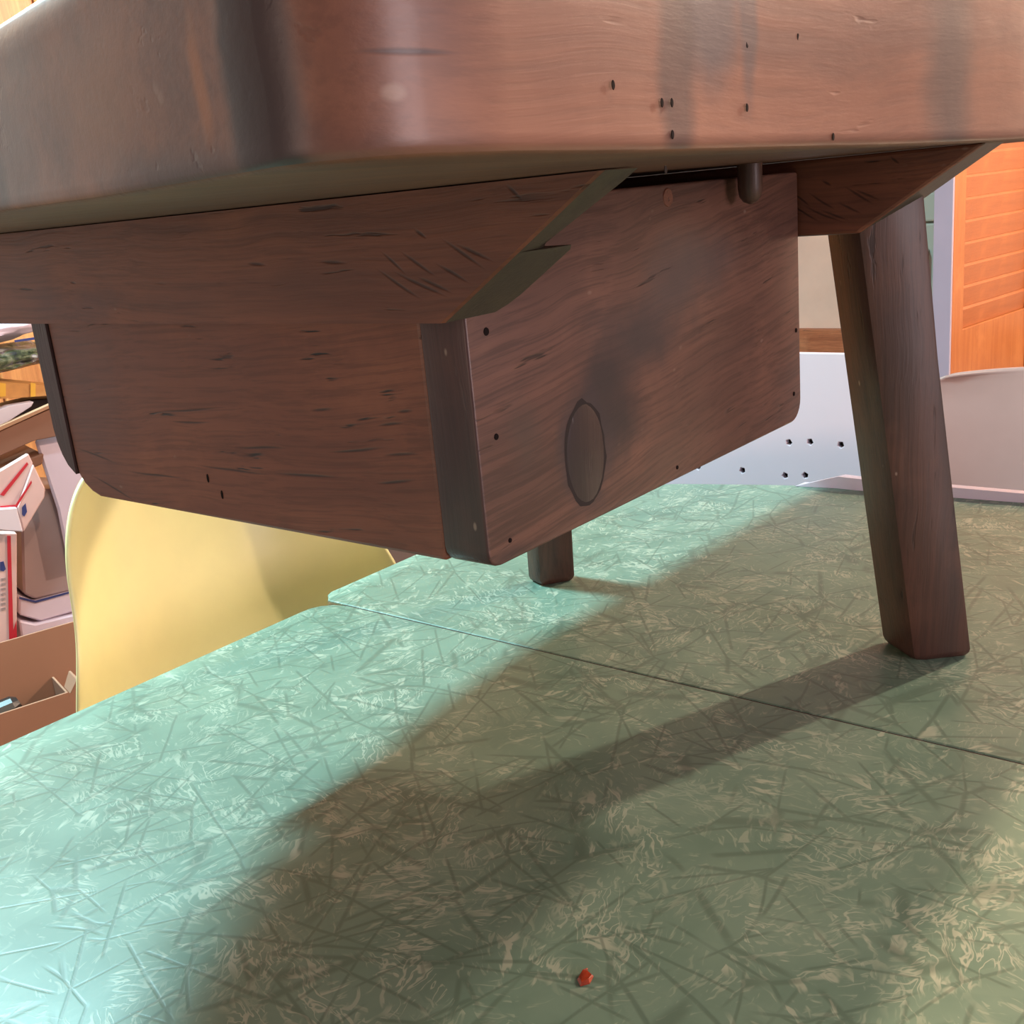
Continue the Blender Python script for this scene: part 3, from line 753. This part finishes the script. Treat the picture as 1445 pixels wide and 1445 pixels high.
# tilted mailing box lying on it
mt = root('mailing_box', 'mailing box lying tilted on the upright one, red lines round its edges', 'box', O, 'mailing boxes in the pile')
face([(-60, 744), (33, 751), (24, 716), (-60, 722)], .10, .02, M_whitec, 'end_panel', mt)
face([(33.5, 751), (63, 702), (64, 690), (47, 655), (24.5, 716)], .105, .012, M_pinkw, 'side_panel', mt)
face([(-60, 721), (24, 715), (47, 654), (40, 640), (-60, 700)], .11, .012, M_pinkw, 'top_panel', mt)
printed([(0, 714), (22, 712), (24, 716), (0, 719)], .108, M_red, 'red_line', mt)
printed([(22, 712), (44, 678), (45, 681), (24, 715)], .103, M_red, 'red_line', mt)
printed([(0, 698), (5, 700), (40, 655), (38, 652)], .108, M_red, 'red_line', mt)
printed([(31, 716), (36, 710), (38, 722), (34, 729), (31, 726)], .103, M_blue, 'emblem', mt)
# bins
b1 = root('storage_bin', 'upside-down grey-mauve plastic bin with a white rim, beside the upright mailing box', 'bin', O, 'stacked plastic bins')
face([(33, 838), (50, 846), (110, 832), (110, 690), (45, 690), (30, 720)], .20, .16, M_greyp, 'body', b1, .004)
face([(27, 842), (50, 850), (110, 834), (110, 862), (58, 877), (27, 868)], .188, .18, M_clear, 'rim', b1, .003)
printed([(27, 842), (50, 847.5), (100, 834), (100, 836.5), (50, 850.5), (27, 845)], .187, M_blue, 'blue_line', b1)
b2 = root('bin_cover', 'white plastic lid lying under the grey-mauve bin', 'lid', O, 'stacked plastic bins')
face([(27, 876), (50, 881), (110, 866), (110, 888), (60, 905), (32, 908)], .18, .18, M_clear, 'lid', b2, .003)
# leaning translucent lid
b3 = tag(face([(50, 622), (73, 598), (140, 640), (140, 790), (98, 800), (82, 720)], .17, .012, M_clear, 'plastic_sheet', None, .004), 'milky plastic sheet leaning behind the chair, right of the tilted mailing box', 'sheet')
# shelf and things on it
SH = O
tag(face([(-70, 690), (62, 640), (60, 655), (-70, 712)], .16, .28, M_card2, 'carton_stack', None, .002), 'dark brown flattened cartons under the brown tray', 'box')
cr_ = root('wooden_tray', 'dark brown wooden tray with a lit top edge painted paler, above the mailing boxes', 'tray', O)
face([(-70, 640), (110, 560), (110, 610), (48, 622), (-70, 675)], .15, .012, M_card2, 'front_board', cr_, .001)
face([(-70, 633), (110, 553), (110, 558), (-70, 640)], .148, .016, plain('lit_board_edge', (.36, .17, .09), .7), 'top_edge', cr_, .0005)  # light on the top edge put into a paler colour
tag(face([(-70, 636), (-70, 606), (12, 573), (48, 567), (44, 574), (10, 596)], .20, .03, M_whitec, 'paper_stack', None, .001), 'white papers poking out of the brown tray', 'paper')
tag(face([(-70, 606), (10, 571), (40, 564), (110, 560), (110, 590), (40, 590), (-70, 640)], .24, .05, M_dark, 'binder', None, .002), 'black binder lying in the brown tray', 'binder')
ob = root('patterned_box', 'yellow-orange box with a printed pattern, on top of the black binder', 'box', O)
M_yb = plain('orange_box_card', (.62, .31, .10), .6, .25, 60)
face([(-70, 540), (0, 538), (110, 548), (110, 556), (20, 562), (-70, 566)], .22, .10, M_yb, 'carton', ob, .001)
for (a_, b_) in ((0, 8), (43, 50)): printed([(a_, 540), (b_, 541), (b_, 559), (a_, 560)], .219, plain('yellow_stripe', (.85, .50, .06), .5), 'yellow_stripe', ob)
# crumpled green and grey bag
M_bag = NT('mottled_bag'); v_ = M_bag.coord()
c_ = M_bag.ramp(M_bag.noise(v_, 45, 4, .6), [(.30, (.02, .02, .03)), (.42, (.06, .085, .04)), (.50, (.19, .21, .13)), (.56, (.14, .11, .17)), (.66, (.50, .56, .55))])
M_bag = M_bag.fin(c_, .35)
def lump(name, cs_, cz, oo, rs, rz, ro, mat, label, cat, amp=.25, seed=1):
    bm = bmesh.new(); bmesh.ops.create_icosphere(bm, subdivisions=4, radius=1)
    from mathutils import noise as nz
    for v in bm.verts:
        k_ = 1 + amp * nz.noise(v.co * 2.3 + Vector((seed, 0, 0))) + amp * .5 * nz.noise(v.co * 6 + Vector((0, seed, 0)))
        q = v.co * k_; v.co = TD * q.x * rs - ND * q.y * ro + Vector((0, 0, q.z * rz))
    o = link(name, bm2me(bm, name), mat, smooth=60); o.location = pw(cs_, cz, oo); return tag(o, label, cat)
lump('crumpled_bag', .08, .175, .26, .15, .026, .10, M_bag, 'crumpled green and grey patterned bag on top of the orange box', 'bag', .25, 3)
lump('plastic_wrap',   .04, .231, .24, .17, .026, .09, M_clear, 'pale plastic wrap lump at the top of the pile', 'plastic wrap', .15, 7)
wr = [o for o in col.objects if o.name == 'plastic_wrap'][0]
bs = printed([(20, 480), (60, 474), (60, 478), (21, 483)], .135, M_blue, 'blue_stripe', None); bs.location = O - wr.location; bs.parent = wr

# shelving that carries the upper things (posts stand out of the picture)
shf = root('shelving_unit', 'dark wooden shelving carrying the heap at the left', 'shelf', O)
link('shelf_board', pbox(-.60, .0, -.125, -.110, .26, .50, .002, org=O), M_card2, shf)
for s_ in (-.58, -.04):
    for o_ in (.48,): link('post', pbox(s_, s_ + .03, -T + .001, .4, o_, o_ + .03, .002, org=O), M_card2, shf)
